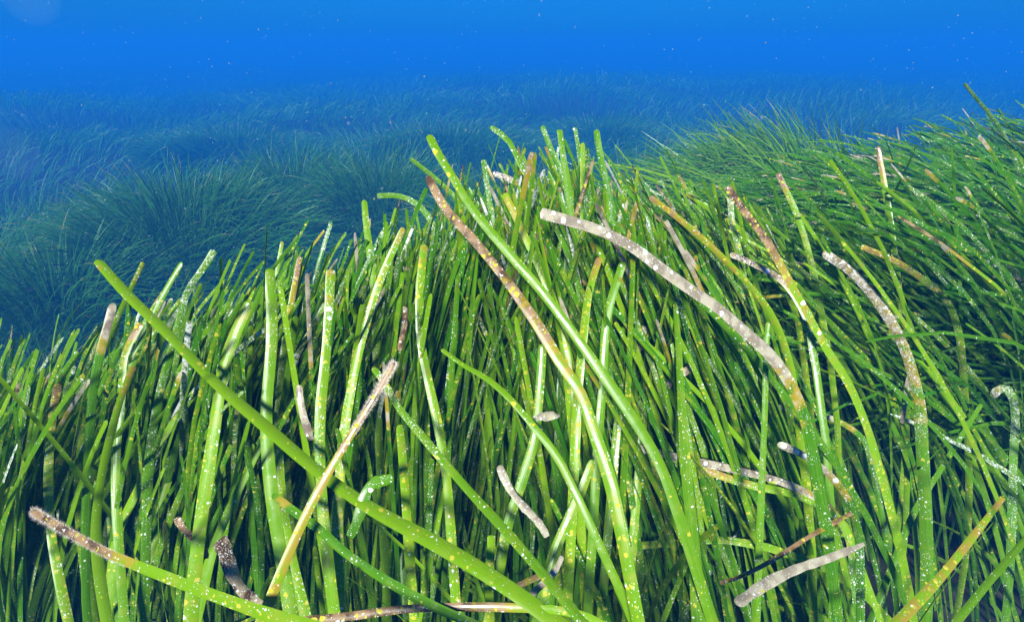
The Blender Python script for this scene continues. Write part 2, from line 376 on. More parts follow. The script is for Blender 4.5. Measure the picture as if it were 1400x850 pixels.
# ------------------------------------------------------------------ the leading blades, one by one
# key: (short, label, points tip->base in the photo, width px (tip, base), options)
HERO = [
 ('the long slanting leaf', 'seagrass shoot with long clean yellow-green leaf slanting across the thicket from a yellow tip', [(132,355),(165,393),(225,452),(300,528),(360,580),(430,640),(500,690),(600,745),(690,800),(722,822)], (14,25), dict(d=(.50,.42), key=1, dead=.12, white=.02, yellow=.25, rnd=.8)),
 ('the leaf crossed by the long slanting one', 'seagrass shoot with a bent leaf passing behind the yellow tip of the long slanting leaf', [(196,358),(165,425),(137,488),(117,580),(108,640),(110,720),(120,800)], (7,15), dict(dead=.2, white=.2, yellow=.6, rnd=.75)),
 ('the olive pointed leaf', 'olive seagrass shoot leaning over, with pointed leaf rising just behind the long slanting leaf', [(249,358),(225,400),(201,449),(175,515),(159,562),(150,650),(155,740)], (7,13), dict(dead=.1, white=.15, yellow=.5, rnd=.5)),
 ('the white-speckled tip leaf', 'seagrass shoot with white-speckled leaf tip over the blue hollow, above the long slanting leaf', [(293,342),(277,368),(258,395),(243,450),(220,530),(205,620),(200,720)], (9,14), dict(dead=0, white=[.95,.3], yellow=.2, rnd=.35)),
 ('the broad orange-spotted leaf', 'broad bright seagrass leaf with round orange-yellow spots and an orange tip', [(342,411),(322,455),(306,500),(297,560),(285,640),(272,730),(262,830)], (15,20), dict(dead=.15, white=.15, yellow=.8, rnd=.8)),
 ('the tall plain green leaf', 'tall plain green seagrass leaf, wide and upright beside a pinkish-tipped leaf', [(369,367),(372,450),(364,580),(372,680),(388,780),(400,850)], (14,21), dict(dead=0, white=.15, yellow=.3, rnd=.6)),
 ('the narrow yellowish leaf', 'narrow yellowish seagrass leaf standing above the tall plain green leaf', [(386,330),(379,368),(371,440),(366,520),(366,620)], (5,9), dict(dead=.15, white=.2, yellow=.5, rnd=.85)),
 ('the pinkish-tipped leaf', 'seagrass shoot with pinkish dead tip fading to yellow-green down the leaf', [(410,350),(401,400),(392,450),(381,562),(383,650),(398,760),(420,850)], (7,16), dict(dead=.5, white=.25, yellow=.7, rnd=.85)),
 ('the dark thin leaf', 'dark thin seagrass leaf with a white-specked tip poking into the blue water', [(453,303),(440,345),(427,396),(420,460),(415,560),(420,680)], (6,9), dict(dead=0, white=[.9,.1], yellow=.1, rnd=.1)),
 ('the leaf with a white blob', 'upright seagrass leaf with olive tip and one big white crust patch below it', [(452,368),(450,420),(446,480),(438,562),(440,680),(452,800)], (13,17), dict(dead=.25, white=.35, yellow=.8, rnd=.7, big=[(.13,.0,9),(.16,.1,7)])),
 ('the white-blotched short leaf', 'short yellow-green seagrass leaf with a chalky white blotch near its base', [(445,414),(425,450),(406,485),(394,530),(390,600),(395,700)], (7,14), dict(dead=.1, white=.7, yellow=.6, rnd=.75, big=[(.28,0,9),(.31,.1,8)])),
 ('the grey see-through leaf', 'grey dead seagrass leaf bleached nearly see-through, behind the long slanting leaf', [(155,414),(147,445),(138,478),(128,530),(122,600)], (11,12), dict(dead=.9, white=.1, yellow=0, rnd=.3)),
 ('the dark brown tipped leaf', 'seagrass leaf with dark brown frayed tip among paler upright leaves', [(192,441),(182,460),(173,478),(166,540),(158,640),(162,740)], (11,13), dict(dead=.45, white=.15, yellow=.4, rnd=.6)),
 ('the orange-brown leaf', 'orange-brown tipped seagrass leaf bending down at the edge of the thicket', [(80,524),(73,560),(68,610),(66,660),(70,730),(82,797),(96,860)], (10,13), dict(dead=.45, white=.4, yellow=.8, rnd=.9)),
 ('the white-capped small leaf', 'slender seagrass leaf with a solid white cap on its tip', [(100,499),(95,522),(86,562),(80,640),(84,720)], (8,9), dict(dead=0, white=[1.0,.3], yellow=.4, rnd=.5)),
 ('the fuzzy cream-tipped leaf', 'seagrass leaf lying low with fuzzy cream tip, turning yellow and then green', [(42,697),(88,724),(141,753),(226,788),(318,823),(399,850),(480,872)], (11,24), dict(d=(.46,.36), dead=.95, white=.15, yellow=.6, rnd=.75, fuzz=.35)),
 ('the white crusted strand', 'thin seagrass strand wholly coated in white crust, lying below the fuzzy cream tip', [(18,762),(48,767),(80,776),(128,790),(160,812)], (7,9), dict(dead=.5, white=1.0, yellow=0, rnd=.3)),
 ('the thin pink fuzzy leaf', 'thin seagrass leaf with pink fuzzy tip leaning among glossy leaves', [(273,566),(258,592),(243,622),(226,673),(210,745),(200,820)], (6,14), dict(dead=.75, white=.1, yellow=.5, rnd=.8, fuzz=.25)),
 ('the tilted yellow-spotted leaf', 'tilted seagrass leaf with yellow spots and glossy lower half', [(272,530),(240,573),(212,617),(190,666),(162,726),(150,800)], (9,14), dict(dead=.05, white=.05, yellow=.6, rnd=.8)),
 ('the amber slanting leaf', 'amber and yellow seagrass leaf slanting up to a fuzzy pinkish tip', [(540,494),(515,537),(488,581),(440,662),(410,722),(367,825),(352,862)], (8,17), dict(d=(.44,.40), key=1, dead=[.85,.7,.42,.36,.33,.30], white=.1, yellow=.9, rnd=.95, fuzz=.3)),
 ('the dark-tipped green leaf', 'green seagrass leaf with dark squared tip running diagonally under the amber leaf', [(372,675),(400,697),(430,718),(467,751),(520,788),(580,822),(645,852),(700,880)], (12,15), dict(d=(.46,.40), dead=.2, white=.08, yellow=.2, rnd=.3)),
 ('the leaning glossy leaf', 'glossy mid-green seagrass leaf leaning steeply below the long slanting leaf', [(361,602),(336,650),(311,702),(290,755),(276,810),(264,862)], (8,18), dict(dead=0, white=.05, yellow=.2, rnd=.65)),
 ('the bright glossy leaf', 'bright glossy seagrass leaf curving upright with a long white sheen', [(182,500),(165,545),(150,600),(140,645),(131,726),(138,800),(150,870)], (10,17), dict(dead=.3, white=.05, yellow=.2, rnd=.8)),
 ('the yellow-tipped twin leaf', 'long clean green seagrass leaf with blunt yellow tip rising highest against the blue water', [(586,184),(600,212),(615,236),(644,283),(693,343),(742,400),(785,457),(820,506),(859,562),(900,630),(930,710)], (12,17), dict(d=(.50,.46), key=1, dead=.12, white=.04, yellow=.22, rnd=.55)),
 ('the tan-ended long leaf', 'long seagrass leaf with tan dead upper half turning orange, yellow and then green', [(584,240),(609,285),(644,324),(693,384),(735,444),(767,497),(792,534),(812,590),(832,650),(850,730)], (12,20), dict(d=(.48,.43), key=1, dead=[.95,.95,.85,.6,.5,.2,.05,0,0], white=.15, yellow=.75, rnd=.7)),
 ('the curved twin-tipped leaf', 'green seagrass leaf curving to a slim tip above the thicket, beside a white-mottled tip', [(670,173),(693,190),(714,230),(742,275),(770,330),(795,410),(800,500)], (8,13), dict(dead=.05, white=.3, yellow=.1, rnd=.35)),
 ('the tall bent leaf', 'tall dark green seagrass leaf bent near its top, standing against the blue water', [(741,172),(753,203),(772,245),(778,290),(776,350),(770,450),(765,560)], (8,12), dict(dead=0, white=.4, yellow=.1, rnd=.3)),
 ('the leaf tip beside the bent one', 'straight green seagrass leaf just beside the tall bent leaf', [(765,177),(770,215),(776,250),(782,320),(780,420)], (9,11), dict(dead=0, white=.3, yellow=.1, rnd=.45)),
 ('the tall straight leaf', 'tall straight dark green seagrass leaf standing a little apart from the others at the top', [(815,177),(821,215),(832,262),(838,310),(836,390),(826,480)], (9,12), dict(dead=0, white=.3, yellow=.05, rnd=.3)),
 ('the yellow-speckled upright leaf', 'upright seagrass leaf speckled yellow along its whole length, near the tall straight leaf', [(797,195),(797,260),(796,350),(790,450),(782,560),(780,660)], (8,11), dict(dead=.05, white=.3, yellow=.9, rnd=.85)),
 ('the short thin leaf behind', 'thin green seagrass leaf standing close behind the yellow-speckled upright leaf', [(786,174),(791,205),(795,240),(800,310),(800,400)], (6,8), dict(dead=0, white=.4, yellow=.1, rnd=.3)),
 ('the orange-tipped spotted leaf', 'yellow-spotted leaf with orange tip between the long tan-ended leaf and the pale leaf', [(689,264),(703,292),(717,322),(735,360),(752,400),(768,450),(778,530)], (10,15), dict(dead=.3, white=.1, yellow=1.0, rnd=.9)),
 ('the white-mottled curled tip', 'seagrass leaf with white and brown mottled tip lying over behind the curved slim leaf', [(673,237),(697,245),(722,262),(745,285),(765,330)], (8,10), dict(dead=.75, white=.75, yellow=.1, rnd=.4)),
 ('the arched leaf', 'white-specked green seagrass leaf arching over flat at the edge of the blue hollow', [(515,268),(545,268),(570,279),(588,300),(600,345),(605,420)], (8,9), dict(dead=0, white=.65, yellow=.2, rnd=.4)),
 ('the upright edge leaf', 'upright green leaf at the thicket edge under the arched white-specked leaf', [(498,273),(500,300),(505,340),(512,410),(515,500)], (9,12), dict(dead=.1, white=.15, yellow=.3, rnd=.6)),
 ('the leaf behind the tan end', 'slim green seagrass leaf crossing just behind the tan dead leaf end', [(561,217),(588,238),(615,262),(645,300),(675,350),(700,420)], (7,9), dict(dead=0, white=.15, yellow=.1, rnd=.4)),
 ('the pale white-spotted leaf', 'large pale dead seagrass leaf with round white spots bending over the thicket', [(738,291),(775,301),(822,316),(868,340),(900,364),(940,393),(980,420),(1020,455),(1050,482),(1075,515),(1098,565),(1115,640)], (17,17), dict(d=(.48,.56), key=1, dead=[1,1,1,1,.95,.9,.85,.75,.6,.3,.1,0], white=.25, yellow=.15, rnd=.2, big=[(.03,.25,8),(.055,-.1,10),(.09,.1,7),(.14,.2,7),(.165,-.1,9),(.22,-.1,6),(.26,.25,10),(.275,-.25,7),(.30,-.2,9),(.34,.2,8),(.40,.1,7),(.50,-.15,9),(.56,.1,7)])),
 ('the grey-brown tipped leaf', 'seagrass leaf with grey-brown dead tip standing under the pale white-spotted leaf', [(882,445),(870,482),(853,525),(845,575),(838,650)], (10,13), dict(dead=.7, white=.55, yellow=.6, rnd=.55)),
 ('the olive-tipped leaf', 'seagrass leaf with orange-olive tip in front of the thicket below the pale leaf', [(820,351),(806,396),(798,456),(790,540),(785,640)], (12,15), dict(dead=.35, white=.1, yellow=.9, rnd=.8)),
 ('the clean curving leaf', 'clean mid-green leaf curving up below the pale white-spotted leaf', [(852,358),(831,428),(824,527),(818,600),(812,700)], (12,14), dict(dead=.05, white=.05, yellow=.2, rnd=.5)),
 ('the yellow-white spotted leaf', 'wide seagrass leaf leaning up, thickly spotted with yellow and white', [(552,311),(535,348),(520,383),(499,449),(481,527),(468,610),(462,700),(462,800)], (9,18), dict(dead=.2, white=.5, yellow=.95, rnd=.85)),
 ('the wavy yellow-dotted leaf', 'wavy upright seagrass leaf dotted yellow, with orange-brown tip', [(580,334),(574,403),(576,470),(587,527),(598,577),(610,650),(618,750)], (12,14), dict(dead=.2, white=.15, yellow=.8, rnd=.75)),
 ('the thin crossing leaf', 'thin pointed green seagrass leaf crossing in front of upright leaves', [(603,477),(632,498),(665,517),(700,548),(724,576),(760,622),(790,680)], (7,13), dict(d=(.5,.46), dead=.05, white=.1, yellow=.3, rnd=.6)),
 ('the whitish-tipped diagonal leaf', 'long green seagrass leaf running diagonally down from a whitish tip', [(509,502),(526,523),(543,554),(572,590),(601,624),(644,674),(693,727),(737,778),(780,830)], (9,17), dict(d=(.5,.42), dead=.25, white=[.8,.15,.1], yellow=.3, rnd=.5)),
 ('the brown-streaked low leaf', 'seagrass leaf lying flat at the bottom, brown and orange turning to green', [(415,847),(467,843),(555,832),(643,829),(721,831),(767,834),(820,852),(850,880)], (11,13), dict(d=(.42,.42), dead=[.9,.9,.85,.5,.1,0], white=.1, yellow=.7, rnd=.8)),
 ('the blunt pale stub', 'short upright pale yellow-green leaf with blunt round end', [(672,731),(669,797),(670,860)], (14,15), dict(d=(.47,.45), dead=.1, white=.1, yellow=.7, rnd=1.0)),
 ('the yellow-green curving leaf', 'yellow-green spotted leaf curving nearly level through dark gaps, near the bottom', [(700,804),(740,786),(778,771),(838,752),(890,744),(926,742),(990,738),(1050,748)], (9,11), dict(dead=[.6,.1,0], white=.25, yellow=.7, rnd=.75)),
 ('the brown upright leaf', 'dead pinkish-brown leaf standing beside the yellow-spotted upright leaf', [(540,615),(543,665),(546,720),(552,800)], (8,10), dict(dead=.85, white=.15, yellow=.1, rnd=.4)),
 ('the yellow-spotted upright leaf', 'bright upright seagrass leaf with a row of yellow spots along its edge', [(546,580),(550,620),(553,660),(560,762),(566,840)], (13,15), dict(d=(.5,.5), dead=.05, white=.1, yellow=1.0, rnd=.9)),
 ('the broad leaf in the middle', 'broad green spotted leaf leaning up in the thicket middle, near the bottom', [(811,628),(797,665),(781,702),(760,750),(742,820)], (13,18), dict(dead=.05, white=.1, yellow=.6, rnd=.65)),
 ('the dark broad leaf', 'broad seagrass leaf with lengthwise sheen standing between the thin crossing leaf and the bottom', [(742,470),(738,530),(730,603),(713,660),(696,712),(680,790)], (12,17), dict(dead=.05, white=.1, yellow=.4, rnd=.5)),
 ('the brown-to-yellow long leaf', 'long seagrass leaf with dark brown tip turning yellow, arching over the dense green slope', [(994,255),(1011,280),(1046,326),(1074,375),(1102,425),(1131,478),(1159,522),(1184,580),(1208,660)], (11,13), dict(d=(.62,.66), dead=[.9,.85,.4,.2,.1,0,0,0], white=.15, yellow=.8, rnd=.9, big=[(.40,.1,8),(.50,.1,7)])),
 ('the bright yellow-tipped leaf', 'seagrass leaf with bright yellow tip slanting above the pale white-spotted leaf', [(888,269),(933,303),(975,340),(1018,383),(1053,428),(1078,490),(1090,560)], (9,12), dict(dead=[.5,.36,.3,.1,0,0], white=.1, yellow=.9, rnd=.9)),
 ('the yellow-dotted thin leaf', 'thin yellow-dotted leaf running alongside the brown-to-yellow long leaf', [(938,264),(970,285),(1000,305),(1050,358),(1085,420),(1100,500)], (7,10), dict(dead=.1, white=.1, yellow=1.0, rnd=.85)),
 ('the white-encrusted arching leaf', 'seagrass leaf heavily encrusted white, arching down among green leaves', [(1125,345),(1159,368),(1187,396),(1215,435),(1238,480),(1255,545),(1262,630)], (13,17), dict(d=(.7,.72), dead=[.6,.6,.5,.4,.2,0], white=[.95,.95,.95,.9,.5,.2], yellow=.2, rnd=.4)),
 ('the small white-brown tip', 'short brown leaf tip edged with white crust, beside the brown-to-yellow long leaf', [(998,347),(1035,363),(1070,384),(1100,430),(1115,500)], (10,11), dict(dead=[.8,.6,.2,0], white=[.85,.7,.2], yellow=.2, rnd=.5, big=[(.27,0,9)])),
 ('the white hooked leaf', 'seagrass leaf hooked over at the top, its bent tip solid white', [(1357,543),(1364,533),(1374,530),(1383,540),(1388,570),(1386,620),(1384,690)], (11,11), dict(d=(.85,.85), dead=.3, white=[1.0,.95,.6,.5], yellow=.1, rnd=.4)),
 ('the level dead leaf', 'dead pale-brown leaf lying level, its far end curving down green', [(950,541),(985,546),(1020,551),(1060,556),(1090,562),(1145,575),(1180,600),(1195,650)], (9,8), dict(dead=[.95,.95,.9,.7,.1,0], white=.35, yellow=.2, rnd=.3, big=[(.2,0,6)])),
 ('the dead leaf with white knobs', 'dead brown leaf with a row of white knobs, drooping over the dark hollow', [(870,612),(905,620),(940,628),(1010,643),(1080,663),(1130,690),(1158,730),(1168,790)], (11,11), dict(dead=[1,1,.9,.8,.5,.2,.1], white=.55, yellow=.2, rnd=.35, big=[(.16,.1,8),(.19,0,9),(.21,.1,10),(.26,0,7)])),
 ('the orange-tipped drooping leaf', 'green leaf with rounded orange tip drooping below the dead leaf with white knobs', [(955,638),(985,650),(1020,661),(1100,681),(1150,712),(1172,760)], (12,10), dict(dead=[.5,.1,0], white=.3, yellow=.5, rnd=.8)),
 ('the white-knobbed arching leaf', 'brown-green leaf arching down from a white knob at its tip into the dark hollow', [(1063,606),(1095,620),(1130,645),(1158,680),(1172,720),(1176,780)], (12,12), dict(dead=[.9,.8,.3,.1,0], white=[.5,.3,.6,.4], yellow=.1, rnd=.2, big=[(.04,0,12),(.13,0,8),(.18,0,8),(.42,.1,8)])),
 ('the lone yellow leaf', 'lone slender yellow leaf leaning over the dark corner of the thicket', [(1372,679),(1350,708),(1325,740),(1285,790),(1240,837),(1212,866)], (7,16), dict(d=(.6,.5), dead=[.34,.33,.33,.30,.28], white=.05, yellow=1.0, rnd=1.0)),
 ('the dark-tipped narrow leaf', 'narrow leaf with blackish dead tip standing out of the swept green slope', [(1200,200),(1207,240),(1215,293),(1225,362),(1232,440)], (7,9), dict(d=(.9,.9), dead=.5, white=.2, yellow=.6, rnd=.75)),
 ('the grey stub tip', 'leaf with grey-brown stub tip just behind the brown-to-yellow long leaf', [(1063,236),(1072,255),(1084,280),(1103,335),(1120,410)], (8,9), dict(dead=.55, white=.2, yellow=.7, rnd=.7)),
 ('the thin straight leaf', 'thin straight bright green leaf rising through white-speckled swept leaves', [(1212,262),(1222,330),(1229,390),(1234,450),(1238,540)], (6,8), dict(d=(.85,.85), dead=0, white=.1, yellow=.3, rnd=.7)),
 ('the upright leaf over the hollow', 'upright green leaf standing over the dark hollow crossed by dead leaves', [(1050,440),(1047,500),(1046,553),(1041,673),(1037,780)], (7,11), dict(d=(.58,.58), dead=.05, white=.2, yellow=.4, rnd=.5)),
 ('the wide straight green leaf', 'wide straight green leaf standing from the bottom up to under the pale leaf', [(923,412),(928,480),(932,562),(938,640),(948,740),(956,850)], (7,21), dict(d=(.58,.46), dead=0, white=.15, yellow=.3, rnd=.45)),
 ('the olive leaning leaf', 'olive leaf leaning across the wide straight green leaf', [(930,442),(912,480),(894,522),(880,580),(872,660)], (9,12), dict(dead=.1, white=.2, yellow=.6, rnd=.7)),
 ('the leaf tip in open water', 'lone thin leaf tip reaching highest over the swept slope', [(1318,114),(1335,135),(1352,155),(1375,190),(1395,240)], (5,6), dict(d=(1.3,1.35), dead=.1, white=.4, yellow=.2, rnd=.3)),
 ('the thin leaning leaf in shade', 'thin green leaf leaning across the shaded dark hollow', [(1342,552),(1315,595),(1286,642),(1250,700),(1225,760)], (6,9), dict(d=(.8,.75), dead=0, white=.1, yellow=.2, rnd=.4)),
 ('the whitened bent leaf', 'whitened leaf bent flat at the outer slope above the white hooked leaf', [(1322,357),(1345,358),(1367,362),(1393,376),(1412,420)], (8,9), dict(d=(.95,.95), dead=.3, white=.85, yellow=0, rnd=.4)),
 ('the yellow and white mottled leaf', 'leaf mottled yellow, brown and white arching down the swept slope', [(1177,337),(1200,346),(1226,358),(1262,382),(1297,415),(1310,452),(1318,520)], (8,10), dict(d=(.8,.82), dead=[.6,.4,.2,.1,0], white=[.2,.4,.7,.5,.2], yellow=.9, rnd=.9)),
 ('the white-dusted straight leaf', 'green leaf dusted with white spots at its tip, behind the arched leaf', [(661,218),(664,240),(668,268),(676,320),(684,400)], (8,9), dict(dead=0, white=[.9,.6,.2], yellow=.1, rnd=.35)),
 ('the white-spotted stalk', 'upright leaf covered in white spots, rising beside the bright yellow-tipped leaf', [(998,270),(1002,310),(1012,350),(1022,420),(1030,500)], (9,9), dict(dead=.2, white=.8, yellow=.5, rnd=.5)),
]
# loose dead pieces caught in the thicket: they are attached to nothing
LOOSE = [
 ('the mottled dead piece', 'thick dead leaf piece mottled black, brown and white, resting low in the thicket', [(290,751),(312,775),(338,798),(366,823)], (24,12), dict(d=(.45,.43), dead=1, white=.65, yellow=0, rnd=.5)),
 ('the dark brown scrap', 'dark brown scrap of dead leaf stuck among glossy leaf bases', [(248,702),(258,725),(268,745),(278,768)], (11,8), dict(d=(.5,.5), dead=1, white=.2, yellow=0, rnd=.95)),
 ('the pinkish grey strip', 'pinkish grey dead strip slipped between upright leaves, near the bottom', [(684,636),(700,660),(714,682),(730,712),(746,741)], (11,12), dict(d=(.5,.48), dead=1, white=.35, yellow=0, rnd=.1)),
 ('the short tan strip', 'short tan dead strip propped over the yellow-green curving leaf', [(770,756),(757,774),(744,792),(724,822)], (8,11), dict(d=(.46,.45), dead=1, white=.2, yellow=0, rnd=.2)),
 ('the pale torn strip', 'pale torn dead strip, widest at its ragged end, lying by the dark hollow', [(1013,828),(1050,806),(1090,785),(1120,770),(1150,751),(1178,734)], (18,8), dict(d=(.5,.55), dead=1, white=.2, yellow=.2, rnd=.15)),
 ('the thin olive strand', 'thin olive dead strand lying just above the pale torn strip', [(983,796),(1010,785),(1040,769),(1100,736),(1165,706)], (6,7), dict(d=(.55,.58), dead=.6, white=.15, yellow=.8, rnd=.9)),
 ('the black and white scrap', 'small black and white dead scrap stuck upright on the green leaves', [(554,421),(552,440),(549,464),(549,480)], (8,8), dict(d=(.5,.5), dead=1, white=.6, yellow=0, rnd=.7)),
 ('the folded green piece', 'loose folded green leaf piece with white crust lying across the long slanting leaf', [(538,645),(522,661),(506,678),(474,727)], (16,17), dict(d=(.45,.44), dead=0, white=.3, yellow=.1, rnd=.35, big=[(.45,.2,8),(.75,0,5)])),
 ('the white-cratered scrap', 'small pale scrap with white lump, lying level between upright leaves', [(736,567),(748,566),(760,563)], (14,12), dict(d=(.5,.5), dead=.8, white=.7, yellow=.5, rnd=.2)),
 ('the wedge of dead leaf', 'greyish dead leaf end wedged beside the grey-brown tipped leaf', [(944,492),(930,510),(912,532)], (10,11), dict(d=(.62,.62), dead=1, white=.4, yellow=0, rnd=.3)),
 ('the broken tan end', 'broken tan leaf end sticking up near the amber slanting leaf', [(408,532),(414,560),(421,585),(425,600)], (9,12), dict(d=(.5,.5), dead=1, white=.1, yellow=0, rnd=.3)),
 ('the thin grey bit', 'thin grey dead bit standing in the dark green leaves by the hollow', [(1247,512),(1242,530),(1236,550),(1230,575)], (7,7), dict(d=(.75,.75), dead=1, white=.3, yellow=0, rnd=.2)),
]

def prof(v, t):
    if np.isscalar(v): return np.full(len(t), float(v))
    return np.interp(t, np.linspace(0, 1, len(v)), v)

heroes = []
def hero_leaf(spec, rooted):
    short, label, pts, wpx, o = spec
    pts = np.array(pts, float)
    wm = np.mean(wpx)
    d0 = np.clip(0.0088 * 800 / wm, 0.50, 1.05)
    d = o.get('d', (d0 * 1.02, d0 * 0.98))
    seg = np.concatenate([[0], np.cumsum(np.linalg.norm(np.diff(pts, axis=0), axis=1))]); seg /= seg[-1]
    dep = d[0] + (d[1] - d[0]) * seg
    C = unproject(pts[:, 0], pts[:, 1], dep)
    nvis = max(14, 3 * len(pts))
    t = np.concatenate([[0.0, 0.004, 0.012, 0.025], np.linspace(0.05, 1, nvis)])
    P = catmull(C, t)
    W = (wpx[0] + (wpx[1] - wpx[0]) * t) * .93 * (d[0] + (d[1] - d[0]) * t) / FPX
    L = np.sum(np.linalg.norm(np.diff(P, axis=0), axis=1))
    dist = t * L
    r = W[0] * (random.choice([.12, .3, .5]) if not rooted else random.choice([.25, .5, .5, .9]))
    W = W * np.where(dist < r, np.sqrt(np.clip(1 - (1 - dist / r) ** 2, 0.0004, 1)), 1)
    # the tip end gets its values from a dead value: short browned end when a number
    dv = o['dead']
    if np.isscalar(dv) and rooted:
        dead = dv * 1.3 * (1 - smooth(0.0, 0.10 + 0.45 * dv, t)) if dv < .99 else np.full(len(t), dv)
    else:
        dead = prof(dv, t)
    white = prof(o['white'], t); yel = prof(o['yellow'], t)
    if np.isscalar(o['white']): white = white * (1.25 - 0.6 * t)
    nv = len(P)
    if not rooted:      # limp and nibbled
        hr = np.random.default_rng(int(pts[0, 0]))
        ph = hr.uniform(0, 6, 4)
        P = P + np.stack([.35 * W.mean() * np.sin(t * 5 + ph[0]), .9 * W.mean() * np.sin(t * 4 + ph[1]), .35 * W.mean() * np.sin(t * 6 + ph[2])], -1)
        W = W * (1 + .16 * np.sin(t * 31 + ph[0]) * np.sin(t * 17 + ph[3]) - .25 * smooth(.8, 1, t))
    if rooted:
        T = P[-1] - P[-3]; T /= np.linalg.norm(T)
        h = P[-1, 2] - float(ground(P[-1, 0], P[-1, 1]))
        run = T[:2] * min(0.30, 0.65 * h)
        root = np.array([P[-1, 0] + run[0], max(P[-1, 1] + run[1], 0.30)])
        root = np.array([root[0], root[1], float(ground(*root)) - 0.01])
        B = [P[-1], P[-1] + T * h * 0.35, root + np.array([0, 0, h * 0.45]), root]
        k = np.linspace(0, 1, 9)[1:, None]
        E = (1 - k)**3 * B[0] + 3 * (1 - k)**2 * k * B[1] + 3 * (1 - k) * k**2 * B[2] + k**3 * B[3]
        P = np.vstack([P, E]); W = np.concatenate([W, np.full(8, W[-1]) * np.linspace(1, 0.8, 8)])
        dead = np.concatenate([dead, np.zeros(8)]); white = np.concatenate([white, np.full(8, white[-1] * .6)]); yel = np.concatenate([yel, np.full(8, yel[-1])])
    view = P - np.array([0, 0, CAM_Z]); view /= np.linalg.norm(view, axis=1, keepdims=True)
    T = np.gradient(P, axis=0); T /= np.linalg.norm(T, axis=1, keepdims=True)
    roll = np.clip(random.uniform(-0.35, 0.35) + 0.25 * np.sin(np.linspace(0, random.uniform(2, 6), len(P)) + random.uniform(0, 6)), -0.8, 0.8)[:, None]
    side = np.cross(T, view); side /= np.linalg.norm(side, axis=1, keepdims=True)
    n = np.cross(side, T)
    side = side * np.cos(roll) + n * np.sin(roll)
    W = W * (1 + 0.05 * np.sin(np.linspace(0, 23, len(W)) + random.uniform(0, 6)))
    # tip -> root order is flipped to root -> tip so that the bulge faces the viewer
    lf = Leaf(P[::-1], W[::-1], -side[::-1], o['rnd'] + random.uniform(-.02, .02), dead[::-1], white[::-1], yel[::-1])
    nn = np.cross(lf.side, np.gradient(lf.P, axis=0))
    if np.sum(nn * (lf.P - np.array([0, 0, CAM_Z]))) > 0: lf.side = -lf.side
    lf.nvis = nv
    lf.C, lf.t, lf.spec, lf.vis = C, t, spec, pts
    return lf

for spec in HERO:
    heroes.append((hero_leaf(spec, True), True))
for spec in LOOSE:
    heroes.append((hero_leaf(spec, False), False))
KEYS = {'the white hooked leaf', 'the white-encrusted arching leaf', 'the dead leaf with white knobs', 'the white-knobbed arching leaf', 'the brown-to-yellow long leaf',
        'the lone yellow leaf', 'the pale torn strip', 'the fuzzy cream-tipped leaf', 'the whitened bent leaf', 'the white crusted strand', 'the broad orange-spotted leaf',
        'the bright yellow-tipped leaf', 'the yellow and white mottled leaf', 'the level dead leaf', 'the thin crossing leaf', 'the wide straight green leaf', 'the mottled dead piece'}
for lf, rooted in heroes:
    splat(samples(lf.P[-lf.nvis:], lf.W[-lf.nvis:], lf.side[-lf.nvis:], (-.4, -.13, .13, .4), 6), hero_z)
    if 'key' in lf.spec[4] or lf.spec[0] in KEYS: splat(samples(lf.P[-lf.nvis:], lf.W[-lf.nvis:], lf.side[-lf.nvis:], (-.6, -.4, -.13, .13, .4, .6), 6), key_z)

# ------------------------------------------------------------------ common shoots: many blades at once
def lean_field(x, y):
    """Surge bends the blades: lean (x, y components) at a place."""
    lx = 0.24 * smooth(-0.05, -0.75, x) + 0.10 * smooth(0.15, -0.1, x) * 1.0 - 0.36 * smooth(0.02, 0.40, x) - 0.70 * smooth(0.40, 1.3, x)
    ly = -0.10 + 0.30 * smooth(0.6, 1.6, x) + 0.0 * y
    lx = lx + 0.09 * vnoise(x * 3, y * 3, 3); ly = ly + 0.10 * vnoise(x * 3, y * 3, 4)
    return lx, ly

def canopy_len(x, y):
    L = 1.02 + 0.14 * smooth(-0.45, -0.05, x) - 0.04 * smooth(0.35, 1.0, x)
    return L

